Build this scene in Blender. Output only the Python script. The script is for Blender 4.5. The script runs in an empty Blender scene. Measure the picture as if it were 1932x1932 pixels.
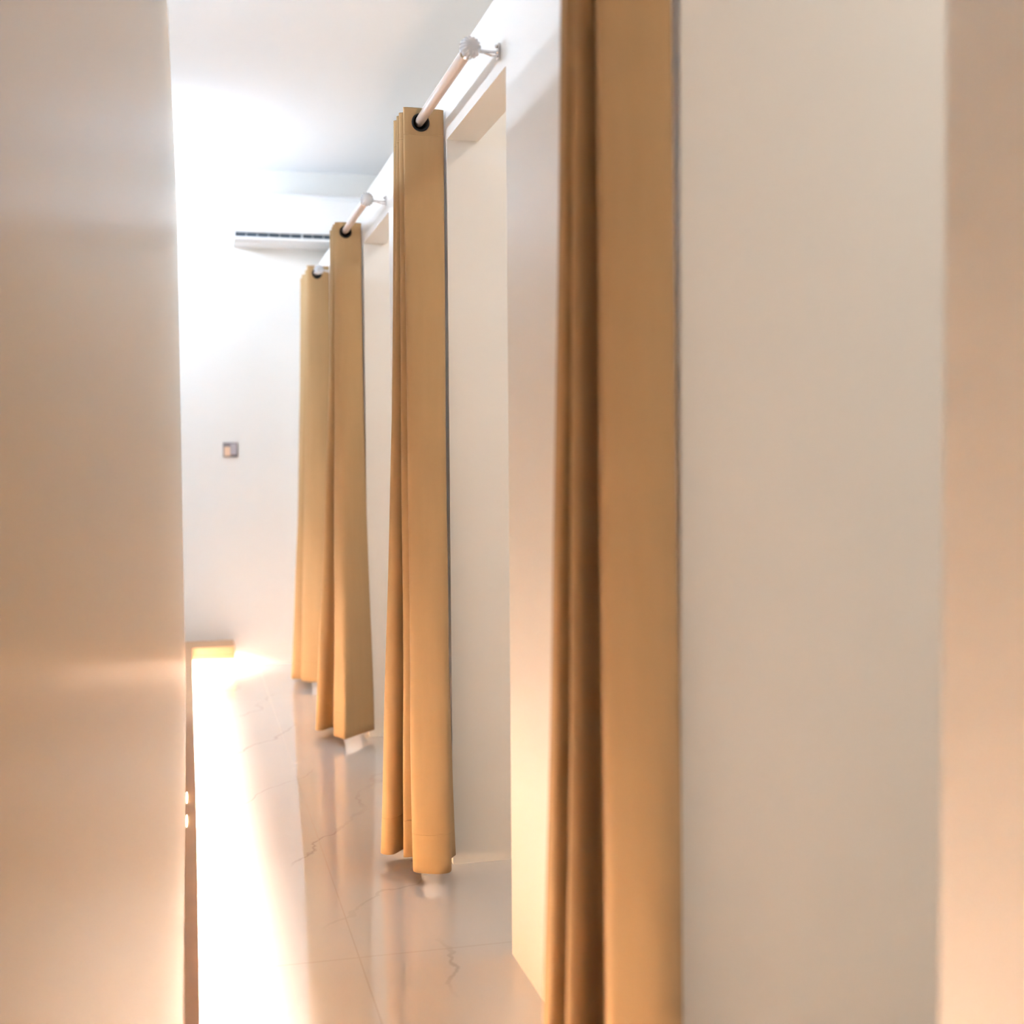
import bpy, bmesh, math, random
from mathutils import Vector, Matrix
random.seed(3)
S = bpy.context.scene
COL = S.collection

# ------------------------------------------------------------------ camera
CAM_H = 1.269
yaw, pitch, roll = 0.24881563, -0.04135253, -0.00704593
F = Vector((math.sin(yaw)*math.cos(pitch), math.cos(yaw)*math.cos(pitch), math.sin(pitch)))
R0 = Vector((math.cos(yaw), -math.sin(yaw), 0)); U0 = R0.cross(F)
RR = R0*math.cos(roll)+U0*math.sin(roll); UU = U0*math.cos(roll)-R0*math.sin(roll)
cd = bpy.data.cameras.new('camera'); cam = bpy.data.objects.new('camera', cd); COL.objects.link(cam)
cam.matrix_world = Matrix(((RR.x, UU.x, -F.x, 0), (RR.y, UU.y, -F.y, 0), (RR.z, UU.z, -F.z, CAM_H), (0, 0, 0, 1)))
cd.sensor_width = 36; cd.lens = 36*2400/1932; cd.clip_start = 0.01
cd.dof.use_dof = True; cd.dof.focus_distance = 3.95; cd.dof.aperture_fstop = 2.0
S.camera = cam

# ------------------------------------------------------------------ world, exposure
w = bpy.data.worlds.new('world'); S.world = w; w.use_nodes = True
w.node_tree.nodes['Background'].inputs[0].default_value = (.9, .95, 1, 1)
w.node_tree.nodes['Background'].inputs[1].default_value = 0.0
S.view_settings.view_transform = 'Standard'; S.view_settings.look = 'None'
S.view_settings.gamma = 1; S.view_settings.use_curve_mapping = False
S.view_settings.exposure = 1.9
S.cycles.max_bounces = 12; S.cycles.diffuse_bounces = 7; S.cycles.sample_clamp_indirect = 6

LED_STRENGTH = 70.0; LED_COL = (1.0, .79, .66)
FILL_STRENGTH = 4.0; TUBE_STRENGTH = 50.0; TUBE_COL = (.68, .82, 1.0)

# ------------------------------------------------------------------ materials
def mat(name, col, rough=.5, metal=0, spec=.5, **k):
    m = bpy.data.materials.new(name); m.use_nodes = True
    b = m.node_tree.nodes['Principled BSDF']
    b.inputs['Base Color'].default_value = (*col, 1); b.inputs['Roughness'].default_value = rough
    b.inputs['Metallic'].default_value = metal; b.inputs['Specular IOR Level'].default_value = spec
    for a, v in k.items(): b.inputs[a.replace('_', ' ')].default_value = v
    return m
def nd(m, t, **k):
    n = m.node_tree.nodes.new(t)
    for a, v in k.items(): setattr(n, a, v)
    return n
def lk(m, a, b): m.node_tree.links.new(a, b)
def bsdf(m): return m.node_tree.nodes['Principled BSDF']
def add_bump(m, scale, strength, dist=.001, detail=2, stretch=None):
    tc = nd(m, 'ShaderNodeTexCoord'); n = nd(m, 'ShaderNodeTexNoise'); b = nd(m, 'ShaderNodeBump')
    n.inputs['Scale'].default_value = scale; n.inputs['Detail'].default_value = detail
    b.inputs['Strength'].default_value = strength; b.inputs['Distance'].default_value = dist
    if stretch:
        mp = nd(m, 'ShaderNodeMapping'); mp.inputs['Scale'].default_value = stretch
        lk(m, tc.outputs['Object'], mp.inputs[0]); lk(m, mp.outputs[0], n.inputs[0])
    else: lk(m, tc.outputs['Object'], n.inputs[0])
    lk(m, n.outputs[0], b.inputs['Height']); lk(m, b.outputs[0], bsdf(m).inputs['Normal'])
def mottle(m, c1, c2, scale):
    tc = nd(m, 'ShaderNodeTexCoord'); n = nd(m, 'ShaderNodeTexNoise'); r = nd(m, 'ShaderNodeMix', data_type='RGBA')
    n.inputs['Scale'].default_value = scale; n.inputs['Detail'].default_value = 3
    r.inputs[6].default_value = (*c1, 1); r.inputs[7].default_value = (*c2, 1)
    lk(m, tc.outputs['Object'], n.inputs[0]); lk(m, n.outputs[0], r.inputs[0]); lk(m, r.outputs[2], bsdf(m).inputs['Base Color'])

M_wall = mat('painted plaster', (.80, .785, .75), .45, spec=.3); mottle(M_wall, (.80, .785, .75), (.77, .755, .72), 2.2); add_bump(M_wall, 60, .08, .0008)
M_ceil = mat('ceiling paint', (.88, .90, .92), .7, spec=.2); add_bump(M_ceil, 50, .06, .0006)
M_gloss = mat('glossy cream wall panel', (.50, .405, .275), .25, spec=.33)
M_wood = mat('tan laminate', (.62, .36, .18), .42); mottle(M_wood, (.64, .38, .19), (.54, .30, .15), 6)
M_white = mat('white plastic', (.86, .87, .88), .35)
M_dark = mat('dark vent', (.05, .07, .09), .5)
M_black = mat('black plastic ring', (.005, .005, .005), .35, spec=.25)
M_rod = mat('cream lacquered rod', (.60, .49, .42), .32)
M_chrome = mat('chrome', (.62, .60, .59), .12, metal=1)
M_grey = mat('grey switch plastic', (.20, .18, .185), .35)
M_grey2 = mat('pale grey rocker', (.40, .37, .40), .3)
M_warm_rocker = mat('warm-lit rocker', (.75, .52, .36), .3)  # warm reflection put into the rocker's colour
M_glass = mat('cut crystal', (.97, .97, .98), .05, spec=.8, Transmission_Weight=.6, IOR=1.5)
def emis(name, col, st):
    m = bpy.data.materials.new(name); m.use_nodes = True; nt = m.node_tree; nt.nodes.clear()
    e = nt.nodes.new('ShaderNodeEmission'); o = nt.nodes.new('ShaderNodeOutputMaterial')
    e.inputs[0].default_value = (*col, 1); e.inputs[1].default_value = st
    nt.links.new(e.outputs[0], o.inputs[0]); return m
M_led = emis('warm LED tape', LED_COL, LED_STRENGTH)
M_leak = emis('light leak glow', (1, .86, .62), 3.0)  # glow for the strip light leaking past the trim
M_fill = emis('added cubicle fill glow', (1, .93, .86), FILL_STRENGTH)  # added glow, unseen, to lift the cubicle walls
M_tube = emis('cool fluorescent tube', TUBE_COL, TUBE_STRENGTH)

# camel curtain cloth: fine weave bump, a stitched line where the hem and the heading are turned
M_cloth = mat('camel curtain cloth', (.47, .275, .12), .85, spec=.12, Sheen_Weight=.08, Sheen_Roughness=.4)
def cloth_nodes(m):
    tc = nd(m, 'ShaderNodeTexCoord'); sp = nd(m, 'ShaderNodeSeparateXYZ'); lk(m, tc.outputs['Object'], sp.inputs[0])
    mp = nd(m, 'ShaderNodeMapping'); mp.inputs['Scale'].default_value = (30, 30, 3)
    n = nd(m, 'ShaderNodeTexNoise'); n.inputs['Scale'].default_value = 1; n.inputs['Detail'].default_value = 4
    lk(m, tc.outputs['Object'], mp.inputs[0]); lk(m, mp.outputs[0], n.inputs[0])
    n2 = nd(m, 'ShaderNodeTexNoise'); n2.inputs['Scale'].default_value = 900
    lk(m, tc.outputs['Object'], n2.inputs[0])
    def line(z):
        a = nd(m, 'ShaderNodeMath', operation='SUBTRACT'); a.inputs[1].default_value = z; lk(m, sp.outputs[2], a.inputs[0])
        b = nd(m, 'ShaderNodeMath', operation='ABSOLUTE'); lk(m, a.outputs[0], b.inputs[0])
        c = nd(m, 'ShaderNodeMath', operation='DIVIDE'); c.inputs[1].default_value = .003; c.use_clamp = True; lk(m, b.outputs[0], c.inputs[0])
        return c.outputs[0]
    mu = nd(m, 'ShaderNodeMath', operation='MULTIPLY'); lk(m, line(.150), mu.inputs[0]); lk(m, line(2.262), mu.inputs[1])
    s1 = nd(m, 'ShaderNodeMath', operation='MULTIPLY_ADD'); lk(m, n.outputs[0], s1.inputs[0]); s1.inputs[1].default_value = .8; lk(m, mu.outputs[0], s1.inputs[2])
    s2 = nd(m, 'ShaderNodeMath', operation='MULTIPLY_ADD'); lk(m, n2.outputs[0], s2.inputs[0]); s2.inputs[1].default_value = .25; lk(m, s1.outputs[0], s2.inputs[2])
    b = nd(m, 'ShaderNodeBump'); b.inputs['Strength'].default_value = .45; b.inputs['Distance'].default_value = .0025
    lk(m, s2.outputs[0], b.inputs['Height']); lk(m, b.outputs[0], bsdf(m).inputs['Normal'])
    mx = nd(m, 'ShaderNodeMix', data_type='RGBA'); mx.inputs[6].default_value = (.365, .240, .118, 1); mx.inputs[7].default_value = (.42, .277, .141, 1)
    lk(m, n.outputs[0], mx.inputs[0]); lk(m, mx.outputs[2], bsdf(m).inputs['Base Color'])
cloth_nodes(M_cloth)

# polished porcelain slabs, 0.6 x 1.8 m, thin grey veins and hairline joints
M_floor = mat('polished marble-look porcelain', (.74, .70, .66), .03, spec=1.0, Coat_Weight=.6, Coat_Roughness=.02)
def floor_nodes(m):
    tc = nd(m, 'ShaderNodeTexCoord'); sp = nd(m, 'ShaderNodeSeparateXYZ'); lk(m, tc.outputs['Object'], sp.inputs[0])
    def joint(sock, off, size, width):
        a = nd(m, 'ShaderNodeMath', operation='SUBTRACT'); a.inputs[1].default_value = off; lk(m, sock, a.inputs[0])
        p = nd(m, 'ShaderNodeMath', operation='PINGPONG'); p.inputs[1].default_value = size/2; lk(m, a.outputs[0], p.inputs[0])
        c = nd(m, 'ShaderNodeMath', operation='DIVIDE'); c.inputs[1].default_value = width; c.use_clamp = True; lk(m, p.outputs[0], c.inputs[0])
        return c.outputs[0]
    mj = nd(m, 'ShaderNodeMath', operation='MINIMUM')
    lk(m, joint(sp.outputs[0], .402, .6, .0022), mj.inputs[0]); lk(m, joint(sp.outputs[1], 3.2, 1.8, .003), mj.inputs[1])
    # long slanting veins: a repeated line across the slab, bent by noise
    dn = nd(m, 'ShaderNodeTexNoise'); dn.inputs['Scale'].default_value = 1.7; dn.inputs['Detail'].default_value = 7; dn.inputs['Roughness'].default_value = .5
    lk(m, tc.outputs['Object'], dn.inputs[0])
    du = nd(m, 'ShaderNodeVectorMath', operation='DOT_PRODUCT'); du.inputs[1].default_value = (2.6, -1.15, 0); lk(m, tc.outputs['Object'], du.inputs[0])
    u = nd(m, 'ShaderNodeMath', operation='MULTIPLY_ADD'); lk(m, dn.outputs[0], u.inputs[0]); u.inputs[1].default_value = 1.7; lk(m, du.outputs['Value'], u.inputs[2])
    b = nd(m, 'ShaderNodeMath', operation='PINGPONG'); b.inputs[1].default_value = .5; lk(m, u.outputs[0], b.inputs[0])
    c = nd(m, 'ShaderNodeMath', operation='DIVIDE'); c.inputs[1].default_value = .022; c.use_clamp = True; lk(m, b.outputs[0], c.inputs[0])
    # veins fade in and out
    fn = nd(m, 'ShaderNodeTexNoise'); fn.inputs['Scale'].default_value = 1.4; lk(m, tc.outputs['Object'], fn.inputs[0])
    fr = nd(m, 'ShaderNodeMapRange'); fr.inputs[1].default_value = .45; fr.inputs[2].default_value = .65; lk(m, fn.outputs[0], fr.inputs[0])
    mxv = nd(m, 'ShaderNodeMath', operation='MAXIMUM'); lk(m, c.outputs[0], mxv.inputs[0])
    inv = nd(m, 'ShaderNodeMath', operation='SUBTRACT'); inv.inputs[0].default_value = 1; lk(m, fr.outputs[0], inv.inputs[1]); lk(m, inv.outputs[0], mxv.inputs[1])
    cl = nd(m, 'ShaderNodeMix', data_type='RGBA'); cl.inputs[6].default_value = (.70, .675, .65, 1); cl.inputs[7].default_value = (.65, .62, .60, 1); lk(m, fn.outputs[0], cl.inputs[0])
    v = nd(m, 'ShaderNodeMix', data_type='RGBA'); v.inputs[6].default_value = (.50, .46, .43, 1); lk(m, cl.outputs[2], v.inputs[7]); lk(m, mxv.outputs[0], v.inputs[0])
    j = nd(m, 'ShaderNodeMix', data_type='RGBA'); j.inputs[6].default_value = (.34, .27, .22, 1); lk(m, v.outputs[2], j.inputs[7]); lk(m, mj.outputs[0], j.inputs[0])
    lk(m, j.outputs[2], bsdf(m).inputs['Base Color'])
    rr = nd(m, 'ShaderNodeMapRange'); rr.inputs[3].default_value = .5; rr.inputs[4].default_value = .025; lk(m, mj.outputs[0], rr.inputs[0]); lk(m, rr.outputs[0], bsdf(m).inputs['Roughness'])
floor_nodes(M_floor)

# ------------------------------------------------------------------ mesh helpers
def box(bm, x0, x1, y0, y1, z0, z1):
    v = [bm.verts.new((x, y, z)) for x in (x0, x1) for y in (y0, y1) for z in (z0, z1)]
    for f in ((0, 1, 3, 2), (4, 6, 7, 5), (0, 4, 5, 1), (2, 3, 7, 6), (0, 2, 6, 4), (1, 5, 7, 3)):
        bm.faces.new([v[i] for i in f])
def lathe(bm, prof, axis, c, n=32, flute=None):
    """prof = [(radius, along)], turned about 'X','Y' or 'Z' through c"""
    rings = []
    for r, a in prof:
        ring = []
        for k in range(n):
            t = 2*math.pi*k/n; rad = r*(flute(k, a) if flute else 1)
            u, v = rad*math.cos(t), rad*math.sin(t)
            p = {'X': (a, u, v), 'Y': (u, a, v), 'Z': (u, v, a)}[axis]
            ring.append(bm.verts.new((c[0]+p[0], c[1]+p[1], c[2]+p[2])))
        rings.append(ring)
    for a, b in zip(rings, rings[1:]):
        for k in range(n):
            bm.faces.new((a[k], a[(k+1) % n], b[(k+1) % n], b[k]))
    for ring, (r, _) in ((rings[0], prof[0]), (rings[-1], prof[-1])):
        if r > 1e-6: bm.faces.new(ring)
def tube(bm, pts, r, n=12):
    prev = None; rings = []
    for i, p in enumerate(pts):
        p = Vector(p); d = (Vector(pts[min(i+1, len(pts)-1)])-Vector(pts[max(i-1, 0)])).normalized()
        a = d.orthogonal().normalized() if prev is None else (prev-d*prev.dot(d)).normalized()
        prev = a; b = d.cross(a)
        rings.append([bm.verts.new(p+(a*math.cos(2*math.pi*k/n)+b*math.sin(2*math.pi*k/n))*r) for k in range(n)])
    for a, b in zip(rings, rings[1:]):
        for k in range(n): bm.faces.new((a[k], a[(k+1) % n], b[(k+1) % n], b[k]))
    bm.faces.new(rings[0]); bm.faces.new(rings[-1])
def obj(name, bm, m, parent=None, smooth=False, bevel=0, bseg=2, label=None):
    bmesh.ops.recalc_face_normals(bm, faces=bm.faces)
    me = bpy.data.meshes.new(name); bm.to_mesh(me); bm.free(); me.materials.append(m)
    if smooth:
        for p in me.polygons: p.use_smooth = True
    o = bpy.data.objects.new(name, me); COL.objects.link(o)
    if parent: o.parent = parent
    if bevel:
        b = o.modifiers.new('bevel', 'BEVEL'); b.width = bevel; b.segments = bseg; b.limit_method = 'ANGLE'
    if label: o['label'] = label
    return o
def thing(name, label, cat, loc=(0, 0, 0), group=None):
    o = bpy.data.objects.new(name, None); COL.objects.link(o); o.location = loc; o.empty_display_size = .1
    o['label'] = label; o['category'] = cat
    if group: o['group'] = group
    return o
def struct(name, boxes, m):
    bm = bmesh.new()
    for b in boxes: box(bm, *b)
    o = obj(name, bm, m); o['kind'] = 'structure'; return o

# ------------------------------------------------------------------ the setting
FAR = 8.05; CEIL = 3.06; XF = .785; TH = .10; HB = 2.25; HT = 2.455
PITCH = 1.911; DOOR_A = 3.12; DOOR_B = 3.87           # the doorway opposite the second curtain
XL, XR, YB = -3.0, 2.9, -2.4
WL = -.0267                                            # corridor face of the left partition
o = struct('floor', [(XL, XR, YB, FAR, -.1, 0)], M_floor)
struct('ceiling', [(XL, XR, YB, FAR, CEIL, CEIL+.1)], M_ceil)
struct('wall_far', [(XL, XR, FAR, FAR+.12, -.1, CEIL+.1)], M_wall)
struct('wall_back', [(XL, XR, YB-.12, YB, -.1, CEIL+.1)], M_wall)
struct('wall_right', [(XR, XR+.12, YB, FAR, -.1, CEIL+.1)], M_wall)
struct('wall_outer_left', [(XL-.12, XL, YB, FAR, -.1, CEIL+.1)], M_wall)
# front of the cubicles: piers and the header that runs over the doorways
bx = [(XF, XF+TH, YB, FAR, HB, HT)]
opens = [(DOOR_A+PITCH*k, DOOR_B+PITCH*k) for k in (-2, -1, 0, 1, 2)]
edges = [YB]+[e for ab in opens for e in ab]+[FAR]
for a, b in zip(edges[0::2], edges[1::2]): bx.append((XF, XF+TH, a, b, 0, HB))
struct('wall_cubicle_front', bx, M_wall)
for k in (-2, -1, 0, 1, 2):
    y = DOOR_B+PITCH*k
    struct('wall_cubicle_divider', [(XF+TH, XR, y, y+.09, 0, HT), ], M_wall)
# long glossy partition right beside the camera, its foot standing back behind the trim
LE = 5.6                                               # the partition stops short of the far wall
struct('wall_left', [(WL-.10, WL, YB, LE, .162, 2.28), (WL-.10, WL-.085, YB, LE, 0, .162), (WL-.10, WL-.085, LE, 7.76, 0, .10)], M_gloss)

# ------------------------------------------------------------------ floating trim with warm LED tape under it
t = thing('floating_trim', 'tan wooden trim floating along the foot of the left wall, warm light under it', 'trim', (0, 0, 0))
bm = bmesh.new(); box(bm, WL-.085, .005, YB+.01, 7.76, .116, .162); box(bm, -.006, .005, YB+.01, 7.76, .086, .116); obj('trim_board', bm, M_wood, t, bevel=.002)
bm = bmesh.new(); box(bm, WL-.06, -.012, YB+.05, 7.74, .110, .1155); obj('led_strip', bm, M_led, t, label='glowing warm white light strip under the trim')
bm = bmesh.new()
for y0, y1 in ((4.21, 4.365), (3.935, 4.08)):  # glowing ovals stand in for strip light leaking through trim gaps
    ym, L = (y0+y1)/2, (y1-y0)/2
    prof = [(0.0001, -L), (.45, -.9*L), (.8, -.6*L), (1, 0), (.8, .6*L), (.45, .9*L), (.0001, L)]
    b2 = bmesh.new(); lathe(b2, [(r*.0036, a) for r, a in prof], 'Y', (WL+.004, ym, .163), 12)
    obj('light_leak', b2, M_leak, t, smooth=True, label='small glowing white oval standing in for light leaking past the trim')
bm.free()
t = thing('floating_ledge', 'short tan ledge with bright light beneath it at the foot of the far wall', 'ledge', (.12, FAR, 0))
def loc(bm, t): bmesh.ops.translate(bm, verts=bm.verts, vec=-Vector(t.location)); return bm
bm = bmesh.new(); box(bm, -.11, .252, 7.762, FAR-.002, .116, .162); box(bm, -.11, .252, 7.762, 7.770, .086, .116); box(bm, .244, .252, 7.770, FAR-.002, .084, .116); obj('ledge_board', loc(bm, t), M_wood, t, bevel=.006, bseg=3)
bm = bmesh.new(); box(bm, .03, .125, 7.80, FAR-.12, .110, .1155); obj('led_strip', loc(bm, t), M_led, t, label='glowing warm white light under the ledge')

# ------------------------------------------------------------------ curtain rods
def make_rod(y0, y1, label):
    t = thing('curtain_rod', label, 'curtain rod', (.705, y0, 2.305), 'curtain rods over the cubicle doorways')
    L = y1-y0
    bm = bmesh.new(); lathe(bm, [(.0145, .03), (.0145, L-.03)], 'Y', (0, 0, 0), 24); obj('pole', bm, M_rod, t, smooth=True, bevel=.001)
    for s, yy in ((1, 0), (-1, L)):
        bm = bmesh.new(); R = .0265; n = 96
        prof = [(max(.0005, R*math.sin(math.pi*i/22)), -R*math.cos(math.pi*i/22)) for i in range(23)]
        lathe(bm, prof, 'Y', (0, yy, 0), n, lambda k, a: 1+.05*(1 if k % 6 < 3 else -1)*(1-(a/R)**2))
        obj('finial', bm, M_glass, t, label='fluted clear crystal ball')
        bm = bmesh.new()
        cp = [(.0150, .020), (.0200, .021), (.0215, .024), (.0185, .027), (.0185, .031), (.0205, .033), (.0205, .037), (.0160, .039)]
        lathe(bm, [(r, yy+s*a) for r, a in cp], 'Y', (0, 0, 0), 24); obj('collar', bm, M_chrome, t, smooth=False, label='chrome collar')
    for yy in (.012, L-.012):
        bm = bmesh.new()
        tube(bm, [(.018, yy, .001), (.035, yy, -.002), (.055, yy, -.003), (.078, yy, -.003)], .0034)
        tube(bm, [(.018, yy, -.004), (.040, yy, -.006), (.058, yy, -.012), (.078, yy, -.014)], .0030)
        box(bm, .0735, .0795, yy-.009, yy+.009, -.020, .018)
        lathe(bm, [(.0045, .068), (.0045, .074)], 'X', (0, yy, .012), 10)
        obj('bracket', bm, M_chrome, t, label='chrome wall bracket')
    return t
ROD_A, ROD_B = 3.170, 4.050
make_rod(ROD_A-PITCH, ROD_B-PITCH, 'cream curtain rod carrying the nearest, largest camel curtain')
make_rod(ROD_A, ROD_B, 'cream curtain rod with the largest visible crystal ball, top centre')
make_rod(ROD_A+PITCH, ROD_B+PITCH, 'cream curtain rod with crystal ball, second in view, right of the air conditioner')
make_rod(ROD_A+2*PITCH, ROD_B+2*PITCH, 'far curtain rod nearest the end wall, its crystal ball glaring white')

# ------------------------------------------------------------------ curtains
def cr(P, sub):
    out = []
    n = len(P)
    for i in range(n-1):
        p0, p1, p2, p3 = P[max(i-1, 0)], P[i], P[i+1], P[min(i+2, n-1)]
        for s in range(sub):
            u = s/sub
            out.append(tuple(.5*((2*p1[k])+(-p0[k]+p2[k])*u+(2*p0[k]-5*p1[k]+4*p2[k]-p3[k])*u*u+(-p0[k]+3*p1[k]-3*p2[k]+p3[k])*u**3) for k in (0, 1)))
    out.append(P[-1]); return out
ZT, ZB = 2.343, .036
def make_curtain(top, bot, grommet, label, rows=64, power=1.25, seed=0):
    c = Vector((.70, grommet, 0))
    t = thing('curtain', label, 'curtain', c, 'camel curtains at the cubicle doorways')
    T = cr(top, 12); B = cr(bot, 12)
    rnd = random.Random(seed); ph = [rnd.uniform(0, 6.28) for _ in range(4)]
    bm = bmesh.new(); grid = []
    vs = [.036*k/21 for k in range(22)]+[.036+.964*k/rows for k in range(1, rows+1)]; rows = len(vs)-1
    for r in range(rows+1):
        v = vs[r]; z = ZT+(ZB-ZT)*v; f = v**power
        row = []
        for i, (a, b) in enumerate(zip(T, B)):
            s = i/len(T)*6.28
            wob = .0022*math.sin(7*v+3*s+ph[0])*v+.0016*math.sin(17*v+5*s+ph[1])*v
            x = a[0]+(b[0]-a[0])*f+wob; y = a[1]+(b[1]-a[1])*f+wob*.8
            row.append(bm.verts.new((x-c.x, y-c.y, z)))
        grid.append(row)
    for r in range(rows):
        for i in range(len(T)-1):
            q = (grid[r][i], grid[r][i+1], grid[r+1][i+1], grid[r+1][i])
            # the eyelet holes the rod runs through
            m = sum((k.co for k in q), Vector())/4
            if math.hypot(m.x+c.x-.705, m.z-2.2985) > .0225: bm.faces.new(q)
    bmesh.ops.delete(bm, geom=[k for k in bm.verts if not k.link_faces], context='VERTS')
    p = obj('panel', bm, M_cloth, t, smooth=True)
    s = p.modifiers.new('thickness', 'SOLIDIFY'); s.thickness = .0016; s.offset = 0
    # black ring let into the leading fold, the rod running through it
    bm = bmesh.new()
    prof = [(.0155, .024), (.0200, .006), (.0208, -.002), (.0230, -.0048), (.0262, -.0050), (.0278, -.0025), (.0278, .004), (.0225, .006), (.0165, .025)]  # black back funnel stands in for the shade inside the eyelet
    lathe(bm, prof, 'Y', (.705-c.x, grommet-.002-c.y, 2.2985), 36)
    obj('grommet', bm, M_black, t, smooth=True, label='black eyelet ring around the rod')
    return t
c1t = [(.70, 1.985), (.742, 1.98), (.769, 1.972), (.763, 1.963), (.71, 1.957), (.655, 1.957), (.643, 1.966), (.655, 1.985), (.70, 2.00), (.66, 1.998), (.628, 1.993), (.618, 1.998), (.66, 2.015),
       (.645, 2.026), (.625, 2.026), (.618, 2.034), (.630, 2.048), (.70, 2.055), (.66, 2.062), (.628, 2.075), (.635, 2.09), (.72, 2.10)]
c1b = [(.705, 1.935), (.735, 1.925), (.750, 1.87), (.724, 1.80), (.685, 1.772), (.637, 1.784), (.609, 1.804), (.630, 1.88), (.685, 2.000), (.652, 2.006), (.580, 1.887), (.560, 1.886), (.63, 2.015),
       (.612, 2.015), (.548, 1.937), (.533, 1.943), (.545, 1.97), (.65, 2.02), (.61, 2.04), (.575, 2.05), (.585, 2.08), (.70, 2.10)]
make_curtain(c1t, c1b, 1.957, 'nearest and widest camel curtain, running the full height of the picture', seed=1)
c2t = [(.70, 3.905), (.745, 3.902), (.776, 3.893), (.770, 3.884), (.715, 3.879), (.665, 3.877), (.654, 3.884), (.672, 3.905), (.73, 3.92), (.70, 3.932), (.657, 3.941), (.660, 3.955), (.735, 3.965),
       (.70, 3.975), (.658, 3.982), (.651, 3.99), (.665, 4.0), (.735, 4.01), (.70, 4.025), (.655, 4.035), (.66, 4.05), (.74, 4.06)]
c2b = [(.772, 3.862), (.788, 3.852), (.758, 3.80), (.744, 3.705), (.722, 3.684), (.672, 3.700), (.636, 3.728), (.65, 3.79), (.685, 3.855), (.655, 3.865), (.629, 3.872), (.648, 3.92), (.70, 3.968),
       (.655, 3.965), (.602, 3.908), (.569, 3.914), (.575, 3.95), (.68, 3.99), (.64, 4.02), (.60, 4.04), (.62, 4.07), (.72, 4.08)]
make_curtain(c2t, c2b, 3.878, 'second camel curtain, whole from black eyelet to hem, in the middle of the picture', seed=2)
c3t = [(.735, 5.83), (.768, 5.822), (.778, 5.805), (.772, 5.797), (.735, 5.792), (.70, 5.79), (.672, 5.794), (.66, 5.81), (.70, 5.83), (.73, 5.84), (.70, 5.848), (.668, 5.85), (.657, 5.86), (.665, 5.875),
       (.71, 5.885), (.735, 5.895), (.70, 5.905), (.66, 5.925), (.675, 5.95), (.73, 5.97), (.66, 6.01), (.70, 6.04)]
c3b = [(.775, 5.775), (.806, 5.768), (.772, 5.730), (.715, 5.668), (.668, 5.612), (.648, 5.600), (.632, 5.63), (.612, 5.69), (.66, 5.79), (.68, 5.84), (.63, 5.865), (.580, 5.818), (.550, 5.815), (.545, 5.84),
       (.58, 5.89), (.66, 5.93), (.62, 5.95), (.57, 5.96), (.59, 5.99), (.68, 6.02), (.62, 6.05), (.70, 6.07)]
make_curtain(c3t, c3b, 5.790, 'third camel curtain, narrower, with a shaded turned-back edge, between two others', seed=3)
c4t = [(.75, 7.15), (.772, 7.12), (.765, 7.105), (.71, 7.10), (.665, 7.105), (.655, 7.125), (.70, 7.18), (.745, 7.22), (.70, 7.25), (.66, 7.28), (.67, 7.33), (.74, 7.38), (.67, 7.44), (.66, 7.48), (.74, 7.54),
       (.665, 7.6), (.67, 7.64), (.73, 7.68)]
c4b = [(.765, 7.12), (.77, 7.09), (.745, 7.07), (.69, 7.09), (.62, 7.13), (.592, 7.16), (.62, 7.2), (.65, 7.21), (.60, 7.22), (.552, 7.24), (.56, 7.28), (.66, 7.33), (.60, 7.4), (.58, 7.45), (.68, 7.5),
       (.60, 7.58), (.61, 7.62), (.70, 7.66)]
make_curtain(c4t, c4b, 7.101, 'farthest and palest camel curtain, beside the white end wall', seed=4)

# ------------------------------------------------------------------ air conditioner on the far wall
AX0, AX1, AY, AZ0, AZ1 = .285, 1.185, 7.80, 2.585, 2.885
t = thing('air_conditioner', 'white split air conditioner high on the far wall, dark slot along its lower edge', 'air conditioner', ((AX0+AX1)/2, FAR, AZ0))
def extrude(prof, x0, x1):
    bm = bmesh.new(); a = [bm.verts.new((x0, y, z)) for y, z in prof]; b = [bm.verts.new((x1, y, z)) for y, z in prof]
    n = len(prof); bm.faces.new(a); bm.faces.new(b[::-1])
    for i in range(n): bm.faces.new((a[i], a[(i+1) % n], b[(i+1) % n], b[i]))
    return bm
prof = [(FAR-.002, AZ0), (AY+.075, AZ0), (AY+.045, AZ0+.012), (AY+.030, AZ0+.050), (AY+.002, AZ0+.053), (AY, AZ0+.08), (AY+.006, AZ1-.05), (AY+.03, AZ1-.012), (AY+.06, AZ1), (FAR-.002, AZ1)]
obj('casing', loc(extrude(prof, AX0, AX1), t), M_white, t, bevel=.004)
bm = bmesh.new(); box(bm, AX0+.008, AX1-.06, AY+.020, AY+.050, AZ0+.026, AZ0+.051); obj('air_outlet', loc(bm, t), M_dark, t)
for k in range(13):
    x = AX0+.008+k*.0655
    bm = bmesh.new(); wd = .007 if k == 6 else .0022; box(bm, x, x+wd, AY+.012, AY+.05, AZ0+.028, AZ0+.050); obj('vane', loc(bm, t), M_white, t)
bm = bmesh.new(); box(bm, AX0+.006, AX1-.055, AY+.004, AY+.055, AZ0+.010, AZ0+.024); obj('flap', loc(bm, t), M_white, t, bevel=.003)
for dx, dz in ((.055, .250), (.012, .245)):
    bm = bmesh.new(); lathe(bm, [(.003, AY+.0), (.003, AY+.006)], 'Y', (AX0+dx, 0, AZ0+dz), 10); obj('indicator', loc(bm, t), M_grey2, t, label='tiny pale grey dot')

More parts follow.
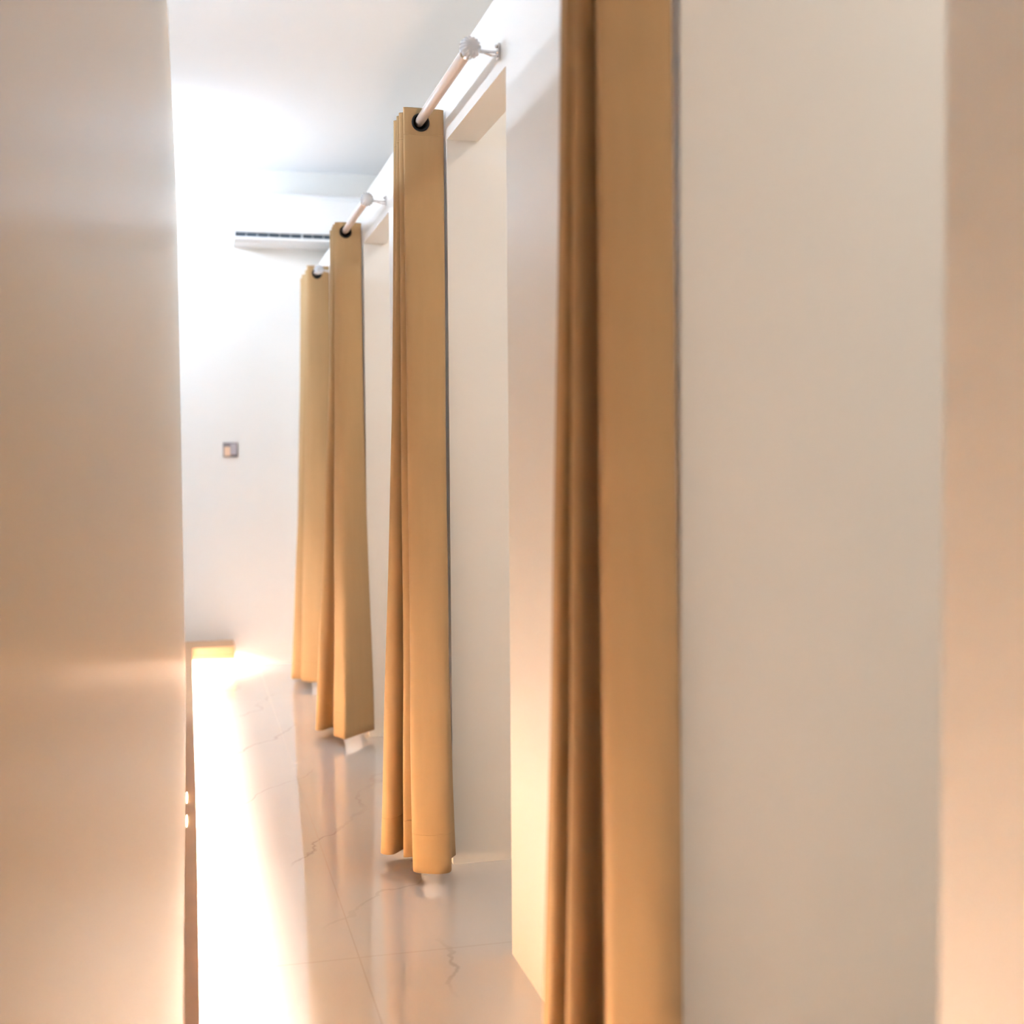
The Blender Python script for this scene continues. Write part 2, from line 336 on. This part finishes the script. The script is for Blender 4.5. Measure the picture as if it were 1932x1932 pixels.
# ------------------------------------------------------------------ light switch on the far wall
t = thing('light_switch', 'small square grey two-button light switch on the bare far wall', 'light switch', (.2535, FAR, 1.296))
bm = bmesh.new(); box(bm, .209, .298, FAR-.010, FAR-.001, 1.296, 1.385); obj('plate', loc(bm, t), M_grey, t, bevel=.003)
bm = bmesh.new(); box(bm, .216, .2525, FAR-.016, FAR-.010, 1.303, 1.358); obj('rocker', loc(bm, t), M_warm_rocker, t, bevel=.002, label='warm-lit rocker button')
bm = bmesh.new(); box(bm, .2545, .291, FAR-.016, FAR-.010, 1.310, 1.378); obj('rocker', loc(bm, t), M_grey2, t, bevel=.002, label='pale grey rocker button')

# ------------------------------------------------------------------ cool tube lamps behind the left partition, the nearer two added to brighten the ceiling
def tube_lamp(x, y0, y1, z, label):
    t = thing('tube_lamp', label, 'lamp', (x, (y0+y1)/2, CEIL), 'tube lamps of the room on the left')
    bm = bmesh.new(); box(bm, x-.022, x+.022, y0, y1, z+.035, z+.075); obj('housing', loc(bm, t), M_white, t, bevel=.004)
    bm = bmesh.new(); lathe(bm, [(.016, y0+.03), (.016, y1-.03)], 'Y', (x, 0, z), 16); obj('tube', loc(bm, t), M_tube, t, smooth=True, label='glowing tube')
    for y in (y0, y1-.02):
        bm = bmesh.new(); box(bm, x-.025, x+.025, y, y+.02, z-.025, z+.04); obj('end_cap', loc(bm, t), M_white, t)
    for y in (y0+.2, y1-.2):
        bm = bmesh.new(); lathe(bm, [(.006, z+.075), (.006, CEIL)], 'Z', (x, y, 0), 10); obj('hanger', loc(bm, t), M_white, t)
tube_lamp(-.42, 6.75, 7.85, 2.75, 'cool white tube lamp behind the left partition, its glow on the far wall')
tube_lamp(-.90, 3.4, 4.5, 2.48, 'added cool white tube lamp, unseen behind the middle of the left partition')
tube_lamp(-1.9, 2.2, 3.4, 2.48, 'added cool white tube lamp, unseen over the room behind the left partition')

# ------------------------------------------------------------------ added out of view to brighten each cubicle: fill light panel
for k in (-1, 0, 1, 2):
    y = DOOR_B+PITCH*k-.9
    t = thing('fill_panel', 'white fill light panel added unseen inside a cubicle', 'fill light', (1.95, y, CEIL), 'added fill panels of the cubicles')
    bm = bmesh.new(); box(bm, 1.62, 2.28, y-.33, y+.33, CEIL-.012, CEIL-.001); obj('frame', loc(bm, t), M_white, t)
    bm = bmesh.new(); box(bm, 1.65, 2.25, y-.30, y+.30, CEIL-.016, CEIL-.012); obj('diffuser', loc(bm, t), M_fill, t, label='glowing diffuser')
